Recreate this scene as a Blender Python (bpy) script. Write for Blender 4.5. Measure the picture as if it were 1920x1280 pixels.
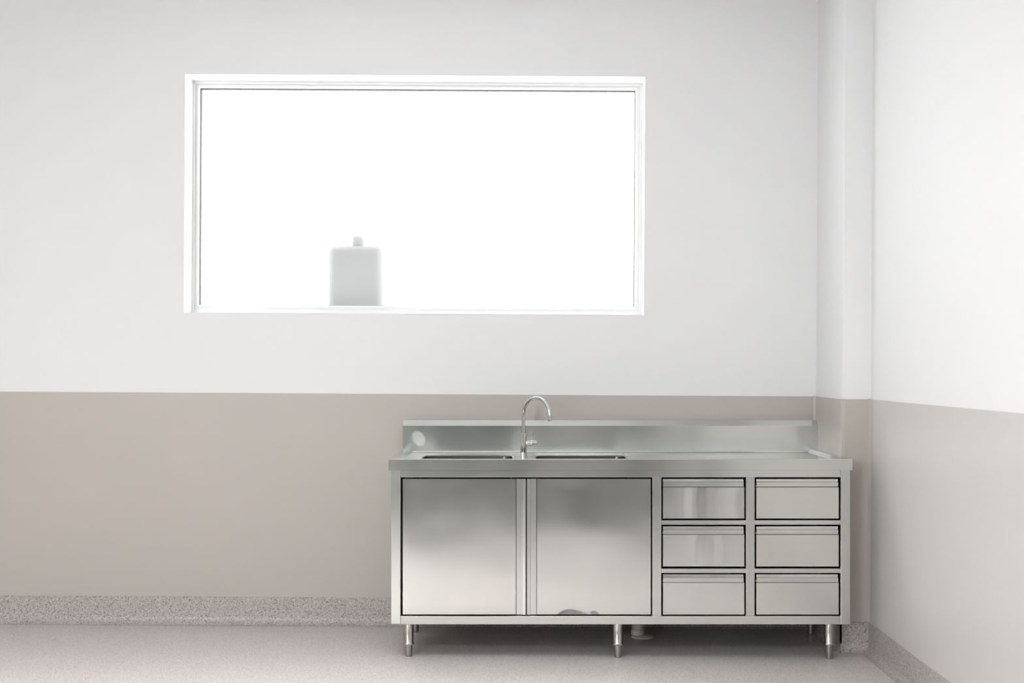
import bpy, bmesh, math, random
from mathutils import Vector, Matrix

for o in list(bpy.data.objects):
    bpy.data.objects.remove(o, do_unlink=True)
C = bpy.context.scene.collection
S = bpy.context.scene
PI = math.pi

# ------------------------------------------------------------------ camera, world, exposure
ROLL = 0.0058
cam_d = bpy.data.cameras.new('camera')
cam_d.sensor_width = 36.0
cam_d.lens = 2484.0 / 1920.0 * 36.0
cam_d.shift_x = -25.0 / 1920.0
cam_d.shift_y = 48.0 / 1920.0
cam = bpy.data.objects.new('camera', cam_d)
C.objects.link(cam)
CAM_Z = 1.26
cam.matrix_world = (Matrix.Translation((0, 0, CAM_Z)) @ Matrix.Rotation(PI / 2, 4, 'X')
                    @ Matrix.Rotation(ROLL, 4, 'Z'))
S.camera = cam

w = bpy.data.worlds.new('overcast_sky')
S.world = w
w.use_nodes = True
w.node_tree.nodes['Background'].inputs[0].default_value = (0.97, 0.985, 1.0, 1)
w.node_tree.nodes['Background'].inputs[1].default_value = 6.8
FILL_GLOW = 0.6
# sampling portal in the window opening (gives no light of its own)
pt = bpy.data.lights.new('window_portal', 'AREA')
pt.shape = 'RECTANGLE'
pt.size, pt.size_y = 2.24, 1.16
pt.cycles.is_portal = True
pto = bpy.data.objects.new('window_portal', pt)
C.objects.link(pto)
pto.location = (-0.5444, 6.83, 2.096)
pto.rotation_euler = (-PI / 2, 0, 0)
# unseen narrow-spread lights added at the ceiling to brighten the floor
FLOOR_FILL_XY = ((-3.2, 4.0), (-1.3, 4.0), (0.0, 4.0))
SPOT_W = 11.8
for (lx, ly) in FLOOR_FILL_XY:
    ld = bpy.data.lights.new('floor_fill', 'AREA')
    ld.shape = 'SQUARE'
    ld.size = 1.1
    ld.energy = SPOT_W
    ld.spread = math.radians(72)
    lo = bpy.data.objects.new('floor_fill', ld)
    C.objects.link(lo)
    lo.location = (lx, ly, 3.08 - 0.035)
# frontal fill added behind the camera, set at an unseen window
al = bpy.data.lights.new('rear_fill', 'AREA')
al.shape = 'RECTANGLE'
al.size, al.size_y = 1.9, 1.5
al.energy = 160.0
al.color = (0.97, 0.985, 1.0)
alo = bpy.data.objects.new('rear_fill', al)
C.objects.link(alo)
alo.location = (-3.5, -3.36, 2.2)
alo.rotation_euler = (PI / 2, 0, 0)      # shines towards +y
# unseen ceiling lights added as frontal fill for the back wall
REAR_FILL_XY = ((-3.2, 0.3), (-1.4, 0.3), (0.4, 0.3))
REAR_W = 42.0
for (lx, ly) in REAR_FILL_XY:
    ld = bpy.data.lights.new('wall_fill', 'AREA')
    ld.shape = 'SQUARE'
    ld.size = 1.14
    ld.energy = REAR_W
    ld.color = (0.96, 0.98, 1.0)
    lo = bpy.data.objects.new('wall_fill', ld)
    C.objects.link(lo)
    lo.location = (lx, ly, 3.08 - 0.035)

S.view_settings.view_transform = 'Standard'
S.view_settings.look = 'None'
S.view_settings.exposure = 0.025
S.view_settings.gamma = 1.0
S.view_settings.use_curve_mapping = False

# ------------------------------------------------------------------ room sizes (metres)
YB = 6.45            # back wall face
XR = 1.542           # right wall face
XL = -4.6            # left wall face
YR = -3.4            # rear wall face
ZC = 3.08            # ceiling
PX, PY = 1.416, 5.907  # pillar left face, pillar front face
DADO = 1.1255        # top of the beige wall cladding
BASE = 0.1354        # top of the coved skirting
WX0, WX1, WZ0, WZ1 = -1.6655, 0.5767, 1.5146, 2.6775   # window opening

# ------------------------------------------------------------------ helpers
class MB:
    """collects shapes, then links them as ONE mesh object"""
    def __init__(self):
        self.bm = bmesh.new()

    def box(self, x0, x1, y0, y1, z0, z1, bev=0.0, seg=2):
        r = bmesh.ops.create_cube(self.bm, size=1.0)
        vs = r['verts']
        for v in vs:
            v.co = Vector(((x0 + x1) / 2 + v.co.x * (x1 - x0),
                           (y0 + y1) / 2 + v.co.y * (y1 - y0),
                           (z0 + z1) / 2 + v.co.z * (z1 - z0)))
        if bev > 0:
            es = set()
            for v in vs:
                es.update(v.link_edges)
            bmesh.ops.bevel(self.bm, geom=list(es), offset=bev, segments=seg, affect='EDGES', profile=0.5)
        return self

    def prism(self, prof, a0, a1, axis='X'):
        """closed profile (list of 2-D points) swept between a0 and a1 along an axis.
        axis X: profile = (y,z); axis Y: (x,z); axis Z: (x,y)"""
        def P(a, p):
            if axis == 'X':
                return (a, p[0], p[1])
            if axis == 'Y':
                return (p[0], a, p[1])
            return (p[0], p[1], a)
        va = [self.bm.verts.new(P(a0, p)) for p in prof]
        vb = [self.bm.verts.new(P(a1, p)) for p in prof]
        n = len(prof)
        for i in range(n):
            self.bm.faces.new((va[i], va[(i + 1) % n], vb[(i + 1) % n], vb[i]))
        self.bm.faces.new(list(reversed(va)))
        self.bm.faces.new(vb)
        return self

    def lathe(self, prof, cx, cy, seg=28, cz=0.0, mat=None):
        """profile = list of (radius, z), ends closed; mat turns the result"""
        rings = []
        for r, z in prof:
            ring = []
            for k in range(seg):
                a = 2 * PI * k / seg
                co = Vector((r * math.cos(a), r * math.sin(a), z))
                if mat is not None:
                    co = mat @ co
                ring.append(self.bm.verts.new(co + Vector((cx, cy, cz))))
            rings.append(ring)
        for a, b in zip(rings[:-1], rings[1:]):
            for k in range(seg):
                self.bm.faces.new((a[k], a[(k + 1) % seg], b[(k + 1) % seg], b[k]))
        self.bm.faces.new(list(reversed(rings[0])))
        self.bm.faces.new(rings[-1])
        return self

    def tube(self, pts, rad, seg=18):
        pts = [Vector(p) for p in pts]
        rings = []
        up = None
        for i, p in enumerate(pts):
            if i == 0:
                d = pts[1] - p
            elif i == len(pts) - 1:
                d = p - pts[i - 1]
            else:
                d = pts[i + 1] - pts[i - 1]
            d.normalize()
            if up is None:
                up = Vector((0, 1, 0)) if abs(d.y) < 0.9 else Vector((1, 0, 0))
            u = d.cross(up).normalized()
            v = u.cross(d).normalized()
            up = v
            rings.append([self.bm.verts.new(p + rad * (math.cos(2 * PI * k / seg) * u + math.sin(2 * PI * k / seg) * v))
                          for k in range(seg)])
        for a, b in zip(rings[:-1], rings[1:]):
            for k in range(seg):
                self.bm.faces.new((a[k], a[(k + 1) % seg], b[(k + 1) % seg], b[k]))
        self.bm.faces.new(list(reversed(rings[0])))
        self.bm.faces.new(rings[-1])
        return self

    def build(self, name, mat, parent=None, smooth=False, off=None):
        bm = self.bm
        if off is not None:
            for v in bm.verts:
                v.co -= Vector(off)
        bmesh.ops.recalc_face_normals(bm, faces=bm.faces[:])
        me = bpy.data.meshes.new(name)
        bm.to_mesh(me)
        bm.free()
        if smooth:
            for p in me.polygons:
                p.use_smooth = True
            try:
                me.set_sharp_from_angle(angle=math.radians(35))
            except Exception:
                pass
        me.materials.append(mat)
        o = bpy.data.objects.new(name, me)
        C.objects.link(o)
        if parent is not None:
            o.parent = parent
        return o


def empty(name, loc, label, cat, group=None):
    o = bpy.data.objects.new(name, None)
    C.objects.link(o)
    o.location = loc
    o.empty_display_size = 0.1
    o['label'] = label
    o['category'] = cat
    if group:
        o['group'] = group
    return o


def structure(o, label):
    o['kind'] = 'structure'
    o['label'] = label
    return o

# ------------------------------------------------------------------ materials
def new_mat(name):
    m = bpy.data.materials.new(name)
    m.use_nodes = True
    nt = m.node_tree
    return m, nt, nt.nodes['Principled BSDF']

def N(nt, t, **kw):
    n = nt.nodes.new(t)
    for k, v in kw.items():
        setattr(n, k, v)
    return n

def paint(name, col, rough=0.55, var=0.02, scale=3.0, bump=0.02, spec=0.4):
    m, nt, b = new_mat(name)
    tc = N(nt, 'ShaderNodeTexCoord')
    no = N(nt, 'ShaderNodeTexNoise')
    no.inputs['Scale'].default_value = scale
    no.inputs['Detail'].default_value = 5
    nt.links.new(tc.outputs['Object'], no.inputs['Vector'])
    mr = N(nt, 'ShaderNodeMapRange')
    mr.inputs['To Min'].default_value = 1 - var
    mr.inputs['To Max'].default_value = 1 + var
    nt.links.new(no.outputs['Fac'], mr.inputs['Value'])
    mx = N(nt, 'ShaderNodeVectorMath', operation='SCALE')
    mx.inputs[0].default_value = col
    nt.links.new(mr.outputs['Result'], mx.inputs['Scale'])
    nt.links.new(mx.outputs['Vector'], b.inputs['Base Color'])
    b.inputs['Roughness'].default_value = rough
    b.inputs['Specular IOR Level'].default_value = spec
    fn = N(nt, 'ShaderNodeTexNoise')
    fn.inputs['Scale'].default_value = 180
    nt.links.new(tc.outputs['Object'], fn.inputs['Vector'])
    bp = N(nt, 'ShaderNodeBump')
    bp.inputs['Strength'].default_value = bump
    bp.inputs['Distance'].default_value = 0.002
    nt.links.new(fn.outputs['Fac'], bp.inputs['Height'])
    nt.links.new(bp.outputs['Normal'], b.inputs['Normal'])
    return m

def terrazzo(name, base, dark, light, rough, contrast=1.0):
    """speckled safety vinyl"""
    m, nt, b = new_mat(name)
    tc = N(nt, 'ShaderNodeTexCoord')
    def speck(scale, lo, hi):
        v = N(nt, 'ShaderNodeTexVoronoi')
        v.inputs['Scale'].default_value = scale
        nt.links.new(tc.outputs['Object'], v.inputs['Vector'])
        sep = N(nt, 'ShaderNodeSeparateColor')
        nt.links.new(v.outputs['Color'], sep.inputs['Color'])
        mr = N(nt, 'ShaderNodeMapRange')
        mr.inputs['From Min'].default_value = lo
        mr.inputs['From Max'].default_value = hi
        nt.links.new(sep.outputs[0], mr.inputs['Value'])
        return mr.outputs['Result']
    no = N(nt, 'ShaderNodeTexNoise')
    no.inputs['Scale'].default_value = 1.6
    no.inputs['Detail'].default_value = 4
    nt.links.new(tc.outputs['Object'], no.inputs['Vector'])
    m0 = N(nt, 'ShaderNodeMix', data_type='RGBA')
    m0.inputs[6].default_value = (*[c * 0.97 for c in base], 1)
    m0.inputs[7].default_value = (*[min(1, c * 1.03) for c in base], 1)
    nt.links.new(no.outputs['Fac'], m0.inputs[0])
    m1 = N(nt, 'ShaderNodeMix', data_type='RGBA')
    nt.links.new(m0.outputs[2], m1.inputs[6])
    m1.inputs[7].default_value = (*dark, 1)
    s1 = N(nt, 'ShaderNodeMath', operation='MULTIPLY')
    s1.inputs[1].default_value = 0.85 * contrast
    nt.links.new(speck(260, 0.70, 0.95), s1.inputs[0])
    nt.links.new(s1.outputs[0], m1.inputs[0])
    m2 = N(nt, 'ShaderNodeMix', data_type='RGBA')
    nt.links.new(m1.outputs[2], m2.inputs[6])
    m2.inputs[7].default_value = (*light, 1)
    s2 = N(nt, 'ShaderNodeMath', operation='MULTIPLY')
    s2.inputs[1].default_value = 0.8 * contrast
    nt.links.new(speck(310, 0.72, 0.95), s2.inputs[0])
    nt.links.new(s2.outputs[0], m2.inputs[0])
    nt.links.new(m2.outputs[2], b.inputs['Base Color'])
    b.inputs['Roughness'].default_value = rough
    b.inputs['Specular IOR Level'].default_value = 0.5
    return m

def steel(name, base=(0.62, 0.615, 0.59), rough=0.23, wave=0.25, wscale=2.2, brush='X', grain=0.012, pale_patch=None, aniso=0.6):
    """brushed stainless sheet: stretched highlights across the grain, slow dents over the sheet"""
    m, nt, b = new_mat(name)
    tc = N(nt, 'ShaderNodeTexCoord')
    mp = N(nt, 'ShaderNodeMapping')
    mp.inputs['Scale'].default_value = {'X': (2, 60, 60), 'Z': (60, 60, 2)}[brush]
    nt.links.new(tc.outputs['Object'], mp.inputs['Vector'])
    g = N(nt, 'ShaderNodeTexNoise')
    g.inputs['Scale'].default_value = 1.0
    g.inputs['Detail'].default_value = 3
    nt.links.new(mp.outputs['Vector'], g.inputs['Vector'])
    big = N(nt, 'ShaderNodeTexNoise')
    big.inputs['Scale'].default_value = wscale
    big.inputs['Detail'].default_value = 0.5
    nt.links.new(tc.outputs['Object'], big.inputs['Vector'])
    cl = N(nt, 'ShaderNodeTexNoise')
    cl.inputs['Scale'].default_value = 5
    cl.inputs['Detail'].default_value = 2
    nt.links.new(tc.outputs['Object'], cl.inputs['Vector'])
    mr = N(nt, 'ShaderNodeMapRange')
    mr.inputs['From Min'].default_value = 0.3
    mr.inputs['From Max'].default_value = 0.7
    mr.inputs['To Min'].default_value = rough * 0.92
    mr.inputs['To Max'].default_value = rough * 1.08
    nt.links.new(cl.outputs['Fac'], mr.inputs['Value'])
    rough_out = mr.outputs['Result']
    mc = N(nt, 'ShaderNodeMapRange')
    mc.inputs['From Min'].default_value = 0.3
    mc.inputs['From Max'].default_value = 0.7
    mc.inputs['To Min'].default_value = 1 - grain
    mc.inputs['To Max'].default_value = 1 + grain
    nt.links.new(g.outputs['Fac'], mc.inputs['Value'])
    vs = N(nt, 'ShaderNodeVectorMath', operation='SCALE')
    vs.inputs[0].default_value = base
    nt.links.new(mc.outputs['Result'], vs.inputs['Scale'])
    col_out = vs.outputs['Vector']
    if pale_patch:
        # one paler, rougher patch on the sheet: (x, z, rx, rz) in object space
        sx, sz, rx, rz = pale_patch
        sep = N(nt, 'ShaderNodeSeparateXYZ')
        nt.links.new(tc.outputs['Object'], sep.inputs[0])
        def term(out, c, r):
            a = N(nt, 'ShaderNodeMath', operation='SUBTRACT')
            nt.links.new(out, a.inputs[0]); a.inputs[1].default_value = c
            d = N(nt, 'ShaderNodeMath', operation='DIVIDE')
            nt.links.new(a.outputs[0], d.inputs[0]); d.inputs[1].default_value = r
            p = N(nt, 'ShaderNodeMath', operation='MULTIPLY')
            nt.links.new(d.outputs[0], p.inputs[0]); nt.links.new(d.outputs[0], p.inputs[1])
            return p.outputs[0], d.outputs[0]
        px, dx = term(sep.outputs[0], sx, rx)
        pz, dz = term(sep.outputs[2], sz, rz)
        ad = N(nt, 'ShaderNodeMath', operation='ADD')
        nt.links.new(px, ad.inputs[0]); nt.links.new(pz, ad.inputs[1])
        cr = N(nt, 'ShaderNodeMath', operation='MULTIPLY')
        nt.links.new(dx, cr.inputs[0]); nt.links.new(dz, cr.inputs[1])
        cr2 = N(nt, 'ShaderNodeMath', operation='MULTIPLY')
        nt.links.new(cr.outputs[0], cr2.inputs[0]); cr2.inputs[1].default_value = 0.5
        ad2 = N(nt, 'ShaderNodeMath', operation='ADD')
        nt.links.new(ad.outputs[0], ad2.inputs[0]); nt.links.new(cr2.outputs[0], ad2.inputs[1])
        ms = N(nt, 'ShaderNodeMapRange')
        ms.inputs['From Min'].default_value = 1.3
        ms.inputs['From Max'].default_value = 0.7
        nt.links.new(ad2.outputs[0], ms.inputs['Value'])
        mx = N(nt, 'ShaderNodeMix', data_type='FLOAT')
        nt.links.new(ms.outputs['Result'], mx.inputs[0])
        nt.links.new(rough_out, mx.inputs[2]); mx.inputs[3].default_value = 0.24
        rough_out = mx.outputs[0]
        mk = N(nt, 'ShaderNodeMix', data_type='RGBA')
        ml = N(nt, 'ShaderNodeMath', operation='MULTIPLY')
        nt.links.new(ms.outputs['Result'], ml.inputs[0]); ml.inputs[1].default_value = 0.35
        nt.links.new(ml.outputs[0], mk.inputs[0])
        nt.links.new(col_out, mk.inputs[6]); mk.inputs[7].default_value = (0.92, 0.91, 0.89, 1)
        col_out = mk.outputs[2]
    nt.links.new(col_out, b.inputs['Base Color'])
    nt.links.new(rough_out, b.inputs['Roughness'])
    b.inputs['Metallic'].default_value = 1.0
    b.inputs['Anisotropic'].default_value = aniso
    tg = N(nt, 'ShaderNodeCombineXYZ')
    for k, v in enumerate({'X': (0, 0.3, 1), 'Z': (1, 0.3, 0)}[brush]):
        tg.inputs[k].default_value = v
    nt.links.new(tg.outputs[0], b.inputs['Tangent'])
    b1 = N(nt, 'ShaderNodeBump')
    b1.inputs['Strength'].default_value = wave
    b1.inputs['Distance'].default_value = 0.02
    nt.links.new(big.outputs['Fac'], b1.inputs['Height'])
    if wave > 0:
        nt.links.new(b1.outputs['Normal'], b.inputs['Normal'])
    return m

M = {}
M['white'] = paint('white_wall_paint', (0.86, 0.86, 0.86), 0.6, 0.008, 1.5)
M['ceil'] = paint('ceiling_paint', (0.72, 0.72, 0.72), 0.8, 0.01)
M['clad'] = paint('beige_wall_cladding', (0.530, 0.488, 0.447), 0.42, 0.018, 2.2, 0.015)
M['clad_lit'] = paint('beige_cladding_lit', (0.63, 0.602, 0.575), 0.42, 0.012, 2.2, 0.015)  # lightened copy of the beige: the right wall's brighter light put into colour
M['strip'] = paint('beige_corner_strip', (0.57, 0.525, 0.49), 0.4, 0.02, 6)
M['frame'] = paint('window_frame_white', (0.87, 0.87, 0.86), 0.4, 0.01, 3, 0.0)
M['reveal'] = paint('reveal_white', (0.90, 0.90, 0.90), 0.6, 0.01, 3, 0.0)
M['gasket'] = paint('dark_rubber_gasket', (0.05, 0.05, 0.05), 0.6, 0.02)
M['floor'] = terrazzo('speckled_vinyl_floor', (0.648, 0.605, 0.58), (0.30, 0.27, 0.26), (0.84, 0.82, 0.80), 0.34, 0.8)
M['base'] = terrazzo('speckled_vinyl_skirting', (0.452, 0.412, 0.391), (0.12, 0.105, 0.10), (0.68, 0.65, 0.63), 0.36, 1.0)  # floor vinyl darkened on the upturn: its shade put into the colour
M['mat'] = paint('added_dark_floor_sheet', (0.095, 0.094, 0.09), 0.8, 0.03, spec=0.15)  # for the dark sheet added out of view
M['steel'] = steel('stainless_sheet')
M['steel_frame'] = steel('stainless_frame', (0.67, 0.675, 0.65), 0.17, 0.0, 3.0, 'X', aniso=0.75)
M['steel_post'] = steel('stainless_post', (0.64, 0.645, 0.62), 0.235, 0.0, 3.0, 'Z')
M['steel_door'] = steel('stainless_door', (0.68, 0.675, 0.655), 0.18, 0.14, 3.2, 'Z')
M['steel_drawer'] = steel('stainless_drawer', (0.72, 0.72, 0.695), 0.17, 0.05, 3.0, 'X', aniso=0.75)
M['steel_splash'] = steel('stainless_splashback', (0.60, 0.605, 0.585), 0.22, 0.15, 2.0, 'X', pale_patch=None)
M['steel_shaded'] = steel('stainless_inside_shaded', (0.11, 0.11, 0.105), 0.3, 0.0)  # steel darkened for bowls and insides: their shade put into the colour
M['leg'] = steel('stainless_leg', (0.50, 0.49, 0.46), 0.22, 0.0, 6, 'Z', aniso=0.3)
M['foot'] = steel('worn_metal_foot', (0.36, 0.33, 0.31), 0.38, 0.0, 30, 'Z', aniso=0.2)
m, nt, b = new_mat('chrome')
b.inputs['Base Color'].default_value = (0.66, 0.665, 0.65, 1)
b.inputs['Metallic'].default_value = 1
b.inputs['Roughness'].default_value = 0.09
M['chrome'] = m
M['pvc'] = paint('white_pvc', (0.62, 0.60, 0.56), 0.4, 0.04, 20)
M['door'] = paint('grey_door_paint', (0.19, 0.20, 0.19), 0.5)
M['door_frame'] = paint('grey_door_frame', (0.45, 0.46, 0.45), 0.5)

# frosted pane: rough refraction plus a milky diffusing face
m = bpy.data.materials.new('frosted_glass')
m.use_nodes = True
nt = m.node_tree
nt.nodes.clear()
out = N(nt, 'ShaderNodeOutputMaterial')
gl = N(nt, 'ShaderNodeBsdfRefraction')
gl.inputs['Color'].default_value = (0.96, 0.97, 0.97, 1)
gl.inputs['Roughness'].default_value = 0.13
gl.inputs['IOR'].default_value = 1.2
tr = N(nt, 'ShaderNodeBsdfTranslucent')
tr.inputs['Color'].default_value = (0.9, 0.9, 0.9, 1)
tp = N(nt, 'ShaderNodeBsdfTransparent')
tp.inputs['Color'].default_value = (0.97, 0.975, 0.97, 1)
m1 = N(nt, 'ShaderNodeMixShader')
m1.inputs[0].default_value = 0.30
nt.links.new(gl.outputs[0], m1.inputs[1])
nt.links.new(tp.outputs[0], m1.inputs[2])
mx = N(nt, 'ShaderNodeMixShader')
mx.inputs[0].default_value = 0.06
nt.links.new(m1.outputs[0], mx.inputs[1])
nt.links.new(tr.outputs[0], mx.inputs[2])
nt.links.new(mx.outputs[0], out.inputs['Surface'])
M['frost'] = m

# thin translucent plastic of the container
m = bpy.data.materials.new('milky_plastic')
m.use_nodes = True
nt = m.node_tree
nt.nodes.clear()
out = N(nt, 'ShaderNodeOutputMaterial')
df = N(nt, 'ShaderNodeBsdfDiffuse')
df.inputs['Color'].default_value = (0.45, 0.45, 0.45, 1)
tr = N(nt, 'ShaderNodeBsdfTranslucent')
tr.inputs['Color'].default_value = (0.565, 0.56, 0.555, 1)
mx = N(nt, 'ShaderNodeMixShader')
mx.inputs[0].default_value = 0.5
nt.links.new(df.outputs[0], mx.inputs[1])
nt.links.new(tr.outputs[0], mx.inputs[2])
nt.links.new(mx.outputs[0], out.inputs['Surface'])
M['milky'] = m

M['pane'] = paint('fill_window_pane', (0.75, 0.78, 0.80), 0.15, 0.0, 3, 0.0)
m, nt, b = new_mat('fill_panel_diffuser')  # weak glow for the added ceiling panels
b.inputs['Base Color'].default_value = (0.9, 0.9, 0.9, 1)
b.inputs['Emission Color'].default_value = (1.0, 0.985, 0.965, 1)
b.inputs['Emission Strength'].default_value = FILL_GLOW
M['lamp'] = m

# ------------------------------------------------------------------ the room shell
T = 0.36
structure(MB().box(XL - .2, XR + .2, YR - .2, YB + T, -0.12, 0.0).build('floor', M['floor']),
          'pale speckled vinyl floor')
structure(MB().box(XL - .2, XR + .2, YR - .2, YB + T, ZC, ZC + 0.12).build('ceiling', M['ceil']),
          'plain white ceiling above the frame')

structure(MB().box(XL + .06, XR - .06, YR + .06, 1.25, 0.0, 0.004, .001).build('added_dark_floor', M['mat']),  # sheet added out of view to darken what the steel reflects
          'unseen dark floor sheet added behind the camera to darken steel reflections')
bw = MB()
bw.box(XL - .2, WX0, YB, YB + T, 0, ZC)
bw.box(WX1, XR + .2, YB, YB + T, 0, ZC)
bw.box(WX0, WX1, YB, YB + T, 0, WZ0)
bw.box(WX0, WX1, YB, YB + T, WZ1, ZC)
wall_back = structure(bw.build('wall_back', M['white']), 'white back wall with beige lower cladding and a frosted window')
wall_right = structure(MB().box(XR, XR + .2, YR, YB, 0, ZC).build('wall_right', M['white']),
                       'white right wall with beige lower cladding')
wall_left = structure(MB().box(XL - .2, XL, YR, YB, 0, ZC).build('wall_left', M['white']), 'white left wall outside the frame')
wall_rear = structure(MB().box(XL - .2, XR + .2, YR - .2, YR, 0, ZC).build('wall_rear', M['white']), 'white wall behind the camera')
wall_pillar = structure(MB().box(PX, XR + .03, PY, YB + .03, 0, ZC, 0.004).build('wall_pillar', M['white']),
                        'narrow white pillar boxed into the right back corner')

# cladding sheets, a few millimetres proud of the paint
CT = 0.004
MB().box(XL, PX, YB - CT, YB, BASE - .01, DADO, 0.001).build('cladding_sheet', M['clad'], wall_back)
MB().box(XR - CT, XR, YR, PY, BASE - .01, DADO, 0.001).build('cladding_sheet', M['clad_lit'], wall_right)
MB().box(XL, XL + CT, YR, YB, BASE - .01, DADO, 0.001).build('cladding_sheet', M['clad'], wall_left)
MB().box(XL, XR, YR, YR + CT, BASE - .01, DADO, 0.001).build('cladding_sheet', M['clad'], wall_rear)
MB().box(PX - CT, PX, PY - CT, YB, BASE - .01, DADO, 0.001).build('cladding_sheet', M['clad'], wall_pillar)
MB().box(PX - CT, XR, PY - CT, PY, BASE - .01, DADO, 0.001).build('cladding_sheet', M['clad'], wall_pillar)

def quarter(cx, cy, r, a0, n=6):
    return [(cx + r * math.cos(a0 + PI / 2 * i / n), cy + r * math.sin(a0 + PI / 2 * i / n)) for i in range(n + 1)]
# corner strips of the cladding: inside corner, outside corner, inside corner
MB().prism([(PX - CT, YB - CT)] + [(PX - CT, YB - CT - .012), (PX - CT - .005, YB - CT - .005), (PX - CT - .010, YB - CT)],
           BASE, DADO + .003, 'Z').build('corner_strip', M['strip'], wall_pillar)
MB().prism([(PX - CT - .0025, PY - CT - .0025), (PX - CT + .013, PY - CT - .0025), (PX - CT + .013, PY - CT),
            (PX - CT, PY - CT), (PX - CT, PY - CT + .013), (PX - CT - .0025, PY - CT + .013)],
           BASE, DADO + .001, 'Z').build('corner_strip', M['strip'], wall_pillar)
MB().prism([(XR - CT, PY - CT), (XR - CT, PY - CT - .016), (XR - CT - .006, PY - CT - .006), (XR - CT - .010, PY - CT)],
           BASE, DADO + .003, 'Z').build('corner_strip', M['strip'], wall_pillar)

# coved skirting
def cove(sign, wall, r=0.038, t=0.007):
    """profile in (out, z): wall face at 'wall', 'sign' points into the room"""
    p = [(wall, 0.0)]
    n = 7
    p.append((wall + sign * (t + r + .0006), 0.0))
    p.append((wall + sign * (t + r + .0006), 0.0003))
    for i in range(n + 1):
        a = PI / 2 * i / n
        p.append((wall + sign * (t + r - r * math.sin(a)), 0.0003 + r - r * math.cos(a)))
    p.append((wall + sign * t, BASE - .002))
    p.append((wall + sign * (t - .002), BASE))
    p.append((wall, BASE))
    return p
structure(MB().prism(cove(-1, YB), XL, PX, 'X').build('baseboard_back', M['base'], None, True), 'speckled coved skirting along the back wall')
structure(MB().prism(cove(-1, XR), YR, PY - .002, 'Y').build('baseboard_right', M['base'], None, True), 'speckled coved skirting along the right wall')
structure(MB().prism(cove(1, XL), YR, YB, 'Y').build('baseboard_left', M['base'], None, True), 'speckled coved skirting along the left wall')
structure(MB().prism(cove(1, YR), XL, XR, 'X').build('baseboard_rear', M['base'], None, True), 'speckled coved skirting behind the camera')
pb = MB().prism(cove(-1, PY), PX - .007, XR, 'X')
pb.prism(cove(-1, PX), PY - .007, YB, 'Y')
structure(pb.build('baseboard_pillar', M['base'], None, True), 'speckled coved skirting wrapped round the pillar')

# ------------------------------------------------------------------ window
FY = YB + 0.155
win = empty('window_1', ((WX0 + WX1) / 2, FY, WZ0), 'wide white framed frosted window in the back wall', 'window')
del win['category']
win['kind'] = 'structure'
off = tuple(win.location)

def ring(mb, x0, x1, z0, z1, wl, wt, wb, wr, y0, y1):
    """a mitred frame between two rectangles"""
    o = [(x0, z0), (x1, z0), (x1, z1), (x0, z1)]
    i = [(x0 + wl, z0 + wb), (x1 - wr, z0 + wb), (x1 - wr, z1 - wt), (x0 + wl, z1 - wt)]
    V = lambda p, y: mb.bm.verts.new((p[0], y, p[1]))
    of, ob, inf, ib = [[V(p, y) for p in s] for s, y in ((o, y0), (o, y1), (i, y0), (i, y1))]
    for k in range(4):
        n = (k + 1) % 4
        mb.bm.faces.new((of[k], of[n], inf[n], inf[k]))
        mb.bm.faces.new((ob[k], ib[k], ib[n], ob[n]))
        mb.bm.faces.new((of[k], ob[k], ob[n], of[n]))
        mb.bm.faces.new((inf[k], inf[n], ib[n], ib[k]))
    return mb

# plastered reveal lining (bright white, thin boards just inside the opening)
rv = MB()
e = 0.002
rv.box(WX0, WX0 + e, YB - .001, FY, WZ0, WZ1)
rv.box(WX1 - e, WX1, YB - .001, FY, WZ0, WZ1)
rv.box(WX0, WX1, YB - .001, FY, WZ1 - e, WZ1)
rv.box(WX0, WX1, YB - .001, FY, WZ0, WZ0 + e)
rv.build('reveal', M['reveal'], win, off=off)
fr = MB()
ring(fr, WX0 + e, WX1 - e, WZ0 + e, WZ1 - e, .012, .014, .022, .012, FY - .004, FY + .075)      # outer frame
ring(fr, WX0 + .014, WX1 - .014, WZ0 + .024, WZ1 - .016, .012, .010, .014, .014, FY + .004, FY + .065)  # sash step
fr.build('window_frame', M['frame'], win, off=off)
bd = MB()
ring(bd, WX0 + .026, WX1 - .028, WZ0 + .038, WZ1 - .026, .011, .011, .009, .008, FY - .002, FY + .028)
bd.build('glazing_bead', M['reveal'], win, off=off)
gk = MB()
ring(gk, WX0 + .037, WX1 - .036, WZ0 + .047, WZ1 - .037, .003, .004, .001, .0022, FY + .004, FY + .034)
gk.build('gasket', M['gasket'], win, off=off)
# one sheet of frosted glass
MB().box(WX0 + .036, WX1 - .035, FY + .030, FY + .036, WZ0 + .044, WZ1 - .036).build('glass_pane', M['frost'], win, off=off)

# ------------------------------------------------------------------ unseen doors added for the steel to reflect (the first placed from its dark stripe)
d1 = empty('door_1', (XR, 0.75, 0), 'grey door in the right wall beside the camera', 'door')
del d1['category']; d1['kind'] = 'structure'
MB().box(-.02, 0, -.45, .45, 0.005, 2.08, .003).build('door_leaf', M['door'], d1)
df_ = MB()
df_.box(-.03, 0, -.53, -.455, 0, 2.16, .003); df_.box(-.03, 0, .455, .53, 0, 2.16, .003); df_.box(-.03, 0, -.455, .455, 2.085, 2.16, .003)
df_.build('door_frame', M['door_frame'], d1)
d2 = empty('added_door_2', (-1.0, YR, 0), 'unseen wide grey door added behind the camera for dark reflections', 'door')
del d2['category']; d2['kind'] = 'structure'
MB().box(-1.40, 1.1, 0, .03, 0.01, 2.15, .003).build('door_leaf', M['door'], d2)
MB().box(-1.44, 1.25, 0, .05, 2.16, 2.26, .003).build('door_rail', M['door_frame'], d2)

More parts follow.
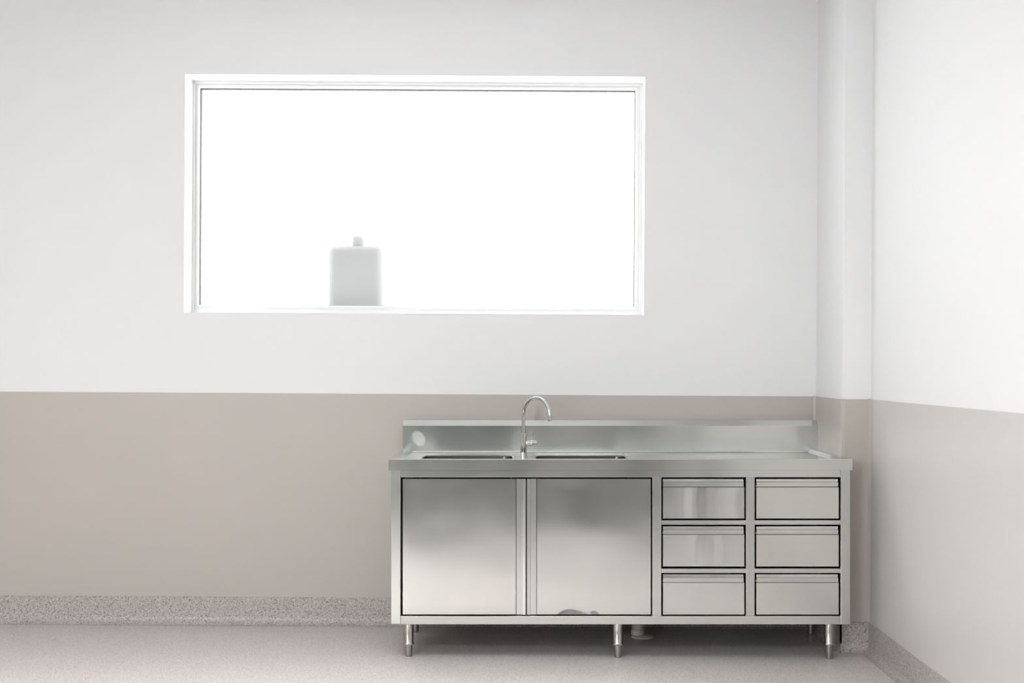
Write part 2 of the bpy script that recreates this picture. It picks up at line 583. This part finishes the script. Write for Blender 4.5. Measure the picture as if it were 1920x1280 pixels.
d3 = empty('added_door_3', (1.27, YR, 0), 'unseen narrow grey door added behind the camera for dark reflections', 'door')
del d3['category']; d3['kind'] = 'structure'
MB().box(-.22, .22, 0, .03, 0.005, 2.1, .003).build('door_leaf', M['door'], d3)
w2 = empty('fill_window_2', (-3.5, YR, 1.40), 'unseen white framed window added behind the camera to carry a fill light', 'window')  # frame and pane added around the rear fill light
del w2['category']; w2['kind'] = 'structure'
ring(MB(), -1.05, 1.05, -.0, 1.60, .07, .05, .05, .07, 0.0, .05).build('window_frame', M['frame'], w2)
MB().box(-1.0, 1.0, .012, .02, .045, 1.555).build('glass_pane', M['pane'], w2)

# ------------------------------------------------------------------ unseen ceiling panels added around the fill lights
def lamp(x, y, label):
    t = empty('ceiling_fill_panel', (x, y, ZC), label, 'light', 'added ceiling fill panels')
    f = MB()
    L = .6
    f.box(-L, L, -L, -L + .02, -.03, 0); f.box(-L, L, L - .02, L, -.03, 0)
    f.box(-L, -L + .02, -L + .02, L - .02, -.03, 0); f.box(L - .02, L, -L + .02, L - .02, -.03, 0)
    f.build('fill_panel_frame', M['frame'], t)
    MB().box(-L + .02, L - .02, -L + .02, L - .02, -.022, -.002).build('diffuser', M['lamp'], t)
    return t
for row, side in ((FLOOR_FILL_XY, 'front'), (REAR_FILL_XY, 'rear')):
    for (x, y), where in zip(row, ('farthest from the right wall', 'middle of its row', 'nearest the right wall')):
        lamp(x, y, 'square white ceiling panel added as unseen fill light in the %s row, %s' % (side, where))

# ------------------------------------------------------------------ the steel sink cabinet
SX0, SX1 = -0.5885, 1.4120      # worktop ends
SY0, SYB = 5.71, 6.385          # worktop front, splashback face
ZT, ZS = 0.860, 0.845           # rim height, tray surface
SXC, SYC = 0.41, 6.05
TILT = -ROLL
# the unit leans a little against the room: turn it about the view height, then lift it to stand
Rm = Matrix.Rotation(TILT, 4, 'Y')
c = Vector((SXC, SYC, 0)); p = Vector((0, SYC, CAM_Z))
loc = Rm.to_3x3() @ (c - p) + p
loc.z += 0.0033
loc.x -= 0.002
sink = empty('sink_cabinet', loc, 'long stainless steel double bowl sink cabinet with drawers standing against the back wall', 'sink cabinet')
sink.rotation_euler = (0, TILT, 0)
SO = (SXC, SYC, 0)

def part(mb, name, mat, parent=None, smooth=False):
    return mb.build(name, mat, parent or sink, smooth, off=SO)

def holes_plate(mb, xs, ys, z, hole):
    """a grid plate at height z, cells where hole(i,j) is true left open"""
    V = [[mb.bm.verts.new((x, y, z)) for y in ys] for x in xs]
    for i in range(len(xs) - 1):
        for j in range(len(ys) - 1):
            if not hole(i, j):
                mb.bm.faces.new((V[i][j], V[i + 1][j], V[i + 1][j + 1], V[i][j + 1]))

# --- worktop: raised marine edge, sunk tray, two bowl openings with rounded corners
RIM = 0.030; SLOPE = 0.018
BY0, BY1 = 5.80, 6.172
BX = ((-0.468, -0.053), (0.047, 0.466))
def rrect(x0, x1, y0, y1, r, n=6):
    pts = []
    for (cx, cy, a0) in ((x1 - r, y1 - r, 0), (x0 + r, y1 - r, PI / 2), (x0 + r, y0 + r, PI), (x1 - r, y0 + r, 1.5 * PI)):
        for i in range(n + 1):
            a = a0 + PI / 2 * i / n
            pts.append((cx + r * math.cos(a), cy + r * math.sin(a)))
    return pts

wt = MB()
bm = wt.bm
TX0, TX1, TY0, TY1 = SX0 + RIM + SLOPE, SX1 - RIM - SLOPE, SY0 + RIM + SLOPE, SYB
# tray surface with two openings: fill between outline and hole loops
def loop(pts, z):
    vs = [bm.verts.new((x, y, z)) for x, y in pts]
    es = [bm.edges.new((vs[i], vs[(i + 1) % len(vs)])) for i in range(len(vs))]
    return vs, es
ov, oe = loop([(TX0, TY0), (TX1, TY0), (TX1, TY1), (TX0, TY1)], ZS)
alle = list(oe)
for (x0, x1) in BX:
    hv, he = loop(rrect(x0, x1, BY0, BY1, 0.045), ZS)
    alle += he
bmesh.ops.triangle_fill(bm, use_beauty=True, use_dissolve=False, edges=alle)
# sloping inner side of the rim (left, front, right) and the flat rim, lip and underside
ri = [(SX0 + RIM, SYB), (SX0 + RIM, SY0 + RIM), (SX1 - RIM, SY0 + RIM), (SX1 - RIM, SYB)]
tr_ = [ov[3], ov[0], ov[1], ov[2]]
riv = [bm.verts.new((x, y, ZT)) for x, y in ri]
ro = [(SX0 + .002, SYB), (SX0 + .002, SY0 + .002), (SX1 - .002, SY0 + .002), (SX1 - .002, SYB)]
rov = [bm.verts.new((x, y, ZT)) for x, y in ro]
rl = [(SX0, SYB), (SX0, SY0), (SX1, SY0), (SX1, SYB)]
r1 = [bm.verts.new((x, y, ZT - .002)) for x, y in rl]
r2 = [bm.verts.new((x, y, 0.812)) for x, y in rl]
ri2 = [(SX0 + .012, SYB), (SX0 + .012, SY0 + .014), (SX1 - .012, SY0 + .014), (SX1 - .012, SYB)]
r3 = [bm.verts.new((x, y, 0.812)) for x, y in ri2]
for A, B in ((tr_, riv), (riv, rov), (rov, r1), (r1, r2), (r2, r3)):
    for k in range(3):
        bm.faces.new((A[k], A[k + 1], B[k + 1], B[k]))
part(wt, 'worktop', M['steel_frame'])

# --- bowls
def bowl(x0, x1):
    b_ = MB()
    zz = [(0.0, ZS, .045), (0.004, ZS - .004, .045), (0.012, ZS - .17, .045), (0.03, ZS - .20, .05), (0.10, ZS - .206, .06)]
    rings = []
    for ins, z, r in zz:
        rings.append([b_.bm.verts.new((x, y, z)) for x, y in rrect(x0 + ins, x1 - ins, BY0 + ins, BY1 - ins, r)])
    for A, B in zip(rings[:-1], rings[1:]):
        n = len(A)
        for k in range(n):
            b_.bm.faces.new((A[k], A[(k + 1) % n], B[(k + 1) % n], B[k]))
    b_.bm.faces.new(rings[-1])
    o = part(b_, 'sink_bowl', M['steel_shaded'], None, True)
    cx, cy = (x0 + x1) / 2, (BY0 + BY1) / 2
    d = MB().lathe([(0.045, 0), (0.045, .003), (0.03, .004), (0.028, .002)], cx, cy, 24, ZS - .206)
    d.build('drain_strainer', M['chrome'], o, True, off=SO)
for x0, x1 in BX:
    bowl(x0, x1)

# --- splashback with sloped top, its left end square, its right end rounded
sp = MB()
def splash_prof():
    return [(SYB, ZS - .02), (SYB, 0.974), (SYB + .026, 1.0005), (SYB + .040, 1.0005), (SYB + .040, ZS - .02)]
sp.prism(splash_prof(), SX0, SX1, 'X')
m_sp = steel('stainless_splashback_marked', (0.68, 0.69, 0.665), 0.17, 0.06, 2.0, 'X', aniso=0.75,
             pale_patch=(-0.512 - SXC, 0.912, 0.030, 0.036))
part(sp, 'splashback', m_sp)
we = MB()
we.prism([(SYB - .012, ZS - .001), (SYB + .001, ZS - .001), (SYB + .001, ZS + .010), (SYB - .003, ZS + .003)], TX0, TX1, 'X')
part(we, 'splashback_fold', M['steel_frame'])

# --- carcass
BX0, BX1 = -0.578, 1.4055       # body
FYB = 5.726                     # face of posts and rails
PW = 0.041                      # post width
ZB0, ZB1 = 0.145, 0.1815         # bottom rail
ZTOP = 0.812
ZR = 0.7805                      # under the top rail
def bar(name, x0, x1, z0, z1, y0=FYB, y1=FYB + .03, mat='steel_frame', bev=.0015):
    return part(MB().box(x0, x1, y0, y1, z0, z1, bev), name, M[mat])
bar('corner_post', BX0, BX0 + PW, ZB0 + .002, ZTOP, FYB - .002, FYB + .04, 'steel_post')
bar('corner_post', BX1 - PW, BX1, ZB0, ZTOP, FYB - .002, FYB + .04, 'steel_post')
bar('corner_post', BX0, BX0 + PW, ZB0, ZTOP, 6.36, 6.40, 'steel_post')
bar('corner_post', BX1 - PW, BX1, ZB0, ZTOP, 6.36, 6.40, 'steel_post')
bar('top_rail', BX0 + PW, BX1 - PW, ZR, ZTOP)
bar('bottom_rail', BX0 + PW, BX1 - PW, ZB0, ZB1)
K = 5.726 / 2484.0
def X(px):
    return (px - 985.0) * K
def Z(py):
    return 1.26 - (py - 688.0) * K
bar('stile', X(1223.8), X(1241), ZB1, ZR, mat='steel_post')
bar('stile', X(1399.5), X(1416), ZB1, ZR, mat='steel_post')
for xa, xb in ((X(1241), X(1399.5)), (X(1416), BX1 - PW)):
    for za, zb in ((Z(985), Z(976.5)), (Z(1075.5), Z(1067))):
        bar('drawer_rail', xa, xb, za, zb)
part(MB().box(BX0 + .002, BX0 + .004, FYB + .04, 6.36, ZB0, ZTOP), 'side_panel', M['steel'])
part(MB().box(BX1 - .004, BX1 - .002, FYB + .04, 6.36, ZB0, ZTOP), 'side_panel', M['steel'])
part(MB().box(BX0 + .01, BX1 - .01, 6.385, 6.39, ZB0, ZTOP), 'back_panel', M['steel_shaded'])
part(MB().box(BX0 + .01, BX1 - .01, FYB + .03, 6.385, ZB0 + .004, ZB0 + .03), 'bottom_panel', M['steel_shaded'])
part(MB().box(X(1232) - .003, X(1232) + .003, FYB + .05, 6.38, ZB0 + .03, .70), 'partition', M['steel_shaded'])

# --- doors: a folded sheet with a vertical finger channel on the meeting side
def warp_sheet(mb, x0, x1, z0, z1, y, nx, nz, f, t=.018, zpow=1.0):
    """front sheet as a grid with hand-made dents f(x,z), closed by a folded edge"""
    V = [[None] * (nz + 1) for _ in range(nx + 1)]
    for i in range(nx + 1):
        for j in range(nz + 1):
            x = x0 + (x1 - x0) * i / nx
            z = z0 + (z1 - z0) * (j / nz) ** zpow
            V[i][j] = mb.bm.verts.new((x, y + f(x, z), z))
    for i in range(nx):
        for j in range(nz):
            mb.bm.faces.new((V[i][j], V[i + 1][j], V[i + 1][j + 1], V[i][j + 1]))
    rim = [V[i][0] for i in range(nx + 1)] + [V[nx][j] for j in range(1, nz + 1)] + \
          [V[i][nz] for i in range(nx - 1, -1, -1)] + [V[0][j] for j in range(nz - 1, 0, -1)]
    back = [mb.bm.verts.new((v.co.x, y + t, v.co.z)) for v in rim]
    n = len(rim)
    for k in range(n):
        mb.bm.faces.new((rim[k], back[k], back[(k + 1) % n], rim[(k + 1) % n]))
    mb.bm.faces.new(back)

DZ0, DZ1 = Z(1153), Z(899)
DY = FYB + .001
def gauss(x, z, cx, cz, sx, sz):
    return math.exp(-((x - cx) / sx) ** 2 - ((z - cz) / sz) ** 2)
def edge(x, z, x0, x1, z0, z1):
    """0 at the stiff folded border, 1 in the middle of the sheet"""
    return min(1, min(x - x0, x1 - x) / .04) * min(1, min(z - z0, z1 - z) / .04)
def oil_can(seed, x0, x1, z0, z1, amp):
    rnd = random.Random(seed)
    terms = [(rnd.uniform(x0, x1), rnd.uniform(z0, z1), rnd.uniform(.07, .16), rnd.uniform(.05, .12), rnd.uniform(-1, 1)) for _ in range(7)]
    def f(x, z):
        e_ = max(0.0, edge(x, z, x0, x1, z0, z1))
        return amp * e_ * sum(a * gauss(x, z, cx, cz, sx, sz) for cx, cz, sx, sz, a in terms)
    return f

def door(xp0, xp1, side, f):
    """panel from xp0 to xp1; the channel and lip sit on the given side (+1 right, -1 left)"""
    t = MB()
    warp_sheet(t, xp0, xp1, DZ0, DZ1, DY, 96, 70, f, zpow=1.8)
    o = part(t, 'door', M['steel_door'], None, True)
    h = MB()
    e0 = xp1 if side > 0 else xp0
    s = side
    # panel edge, step back, channel floor, lip coming forward, return
    pts = [(e0 + s * .0025, DY + .018), (e0 + s * .0025, DY + .007), (e0 + s * .0265, DY + .007), (e0 + s * .0280, DY + .001),
           (e0 + s * .042, DY + .000), (e0 + s * .0435, DY + .0015), (e0 + s * .0435, DY + .018)]
    h.prism(pts, DZ0 - .002, DZ1, 'Z')
    h.build('door_pull', M['steel_post'], o, off=SO)
    return o
f1 = oil_can(3, X(756), X(968), DZ0, DZ1, .0010)
door(X(756), X(968), 1, f1)
f2a = oil_can(8, X(1007.5), X(1221), DZ0, DZ1, .0010)
def f2(x, z):
    g = f2a(x, z)
    # knocked-in dent at the foot of the right door
    h1 = .024 * max(0.0, 1 - abs((x - X(1070)) / .058) ** 2.2)
    h2 = .018 * max(0.0, 1 - abs((x - X(1114)) / .030) ** 2.2)
    d = z - DZ0
    g -= .095 * max(0.0, h1 - d) + .088 * max(0.0, h2 - d)
    # the ridge thrown up between the two dents
    xr = X(1084) + (.024 - d) * 1.9
    g += .0018 * math.exp(-((x - xr) / .006) ** 2) * max(0.0, 1 - d / .028)
    return g
door(X(1007.5), X(1221), -1, f2)

# --- drawers: front sheet plus a folded pull lip along the top
def ripples(seed, x0, x1, z0, z1, amp):
    rnd = random.Random(seed)
    terms = [(rnd.uniform(x0 + .25 * (x1 - x0), x1), rnd.uniform(.018, .035), rnd.uniform(-1, 1), rnd.uniform(-.5, .5)) for _ in range(5)]
    zm, hz = (z0 + z1) / 2, (z1 - z0) / 2
    def f(x, z):
        e_ = max(0.0, min(1, min(x - x0, x1 - x) / .02))
        u = (z - zm) / hz
        return amp * e_ * sum(a * math.exp(-((x - cx + k * .04 * (1 - u * u)) / sx) ** 2) for cx, sx, a, k in terms)
    return f
def drawer(x0, x1, yt, yb, seed, amp):
    zt, zb = Z(yt), Z(yb)
    zp = zt - .0365           # top of the plain sheet
    t = MB()
    warp_sheet(t, x0, x1, zb, zp, DY, 26, 14, ripples(seed, x0, x1, zb, zp, amp), .02)
    o = part(t, 'drawer', M['steel_drawer'], None, True)
    h = MB()
    # hooked lip: flat top strip, small nose, hanging flange in front of a finger gap
    pts = [(DY + .020, zt), (DY + .000, zt), (DY - .0015, zt - .002), (DY - .002, zt - .011), (DY - .008, zt - .014),
           (DY - .008, zt - .0325), (DY - .006, zt - .0335), (DY - .006, zt - .017), (DY + .003, zt - .014),
           (DY + .018, zt - .014), (DY + .018, zt - .034), (DY + .020, zt - .034)]
    h.prism(pts, x0, x1 - .004, 'X')
    h.build('drawer_pull', M['steel_frame'], o, off=SO)
    bx = MB()
    bx.box(x0 + .012, x1 - .012, DY + .021, 6.25, zb + .008, zp - .004)
    bx.build('drawer_box', M['steel_shaded'], o, off=SO)
rows = ((899, 973.2), (988, 1063.2), (1078, 1153.2))
seed = 20
for xa, xb, amp in ((X(1244), X(1396.5), .0012), (X(1419), X(1573.5), .0002)):
    for yt, yb in rows:
        drawer(xa, xb, yt, yb, seed, amp)
        seed += 1

# --- legs with screw-in feet; each foot is turned out until it reaches the floor
def leg(x, y):
    o = part(MB().lathe([(.0215, ZB0), (.0215, .062), (.0225, .060), (.0235, .057), (.0235, .052), (.021, .049), (.016, .049)][::-1], x, y, 28), 'leg', M['leg'], None, True)
    wz = (Rm.to_3x3() @ (Vector((x, y, 0)) - Vector(SO))).z + loc.z
    zf = -wz + .0002
    ft = MB().lathe([(.0125, zf), (.0145, zf + .002), (.0152, zf + .010), (.0162, .030), (.0165, .050)], x, y, 24)
    ft.build('foot', M['foot'], o, True, off=SO)
legs = [(X(765.5), 5.765), (X(1160.5), 5.765), (X(1559.5), 5.765), (-0.52, 6.30), (0.441, 6.30), (1.36, 6.30)]
for x, y in legs:
    leg(x, y)

# ------------------------------------------------------------------ gooseneck mixer tap
FXp, FYp = -0.0075, 6.268
fz = (Rm.to_3x3() @ (Vector((FXp, FYp, ZS)) - Vector(SO)) + loc)
tap = empty('faucet', fz, 'chrome gooseneck mixer faucet standing between the two sink bowls', 'faucet')
tap.rotation_euler = (0, TILT, 0)
MB().lathe([(.0195, 0), (.0195, .003), (.0175, .005)], 0, 0, 28).build('base_ring', M['chrome'], tap, True)
MB().lathe([(.0158, .005), (.0158, .0965), (.0150, .0975)], 0, 0, 32).build('tap_body', M['chrome'], tap, True)
ang = math.radians(-43)
R_ = .0835
dx, dy = math.cos(ang), math.sin(ang)
zs = .184
pts = [(0, 0, z) for z in (.095, .12, .15, zs)]
for i in range(1, 25):
    a = PI - PI * i / 24
    q = R_ + R_ * math.cos(a)
    pts.append((q * dx, q * dy, zs + R_ * math.sin(a)))
pts.append((2 * R_ * dx, 2 * R_ * dy, zs - .024))
MB().tube(pts, .0086, 20).build('spout', M['chrome'], tap, True)
Ry = Matrix.Rotation(PI / 2, 3, 'Y')
hd = MB()
hd.lathe([(.0130, .012), (.0145, .030), (.0145, .0315)], 0, 0, 28, .0515, Ry)
hd.build('valve', M['chrome'], tap, True)
hb = MB()
hb.lathe([(.0125, .031), (.0150, .0335), (.0150, .0600), (.0140, .0615)], 0, 0, 28, .0515, Ry)
ho = hb.build('handle', M['chrome'], tap, True)
MB().tube([(.053, 0, .060), (.053, .001, .094)], .0030, 12).build('lever_pin', M['chrome'], ho, True)

# ------------------------------------------------------------------ floor drain pipe under the cabinet
pp = empty('drain_pipe', (0.545, 6.20, 0), 'short white plastic waste pipe with floor collar under the cabinet', 'pipe')
MB().lathe([(.052, 0), (.052, .004), (.046, .010), (.036, .014), (.030, .015)], .010, 0, 32).build('floor_collar', M['pvc'], pp, True)
MB().lathe([(.031, .014), (.031, .036), (.027, .038), (.027, .143)], -.012, 0, 28).build('pipe', M['pvc'], pp, True)

# ------------------------------------------------------------------ container behind the frosted glass
CX, CY = -0.856, 6.705
ct = empty('container', (CX, CY, WZ0), 'square shouldered grey container with short cap standing behind the frosted glass', 'container')
cb = MB().box(-.1385, .1385, -.05, .05, .0005, .352, .032, 5)
cb.build('body', M['milky'], ct, True)
MB().lathe([(.030, .350), (.030, .385), (.0275, .395), (.020, .402), (.008, .404)], 0.006, 0, 28).build('cap', M['milky'], ct, True)
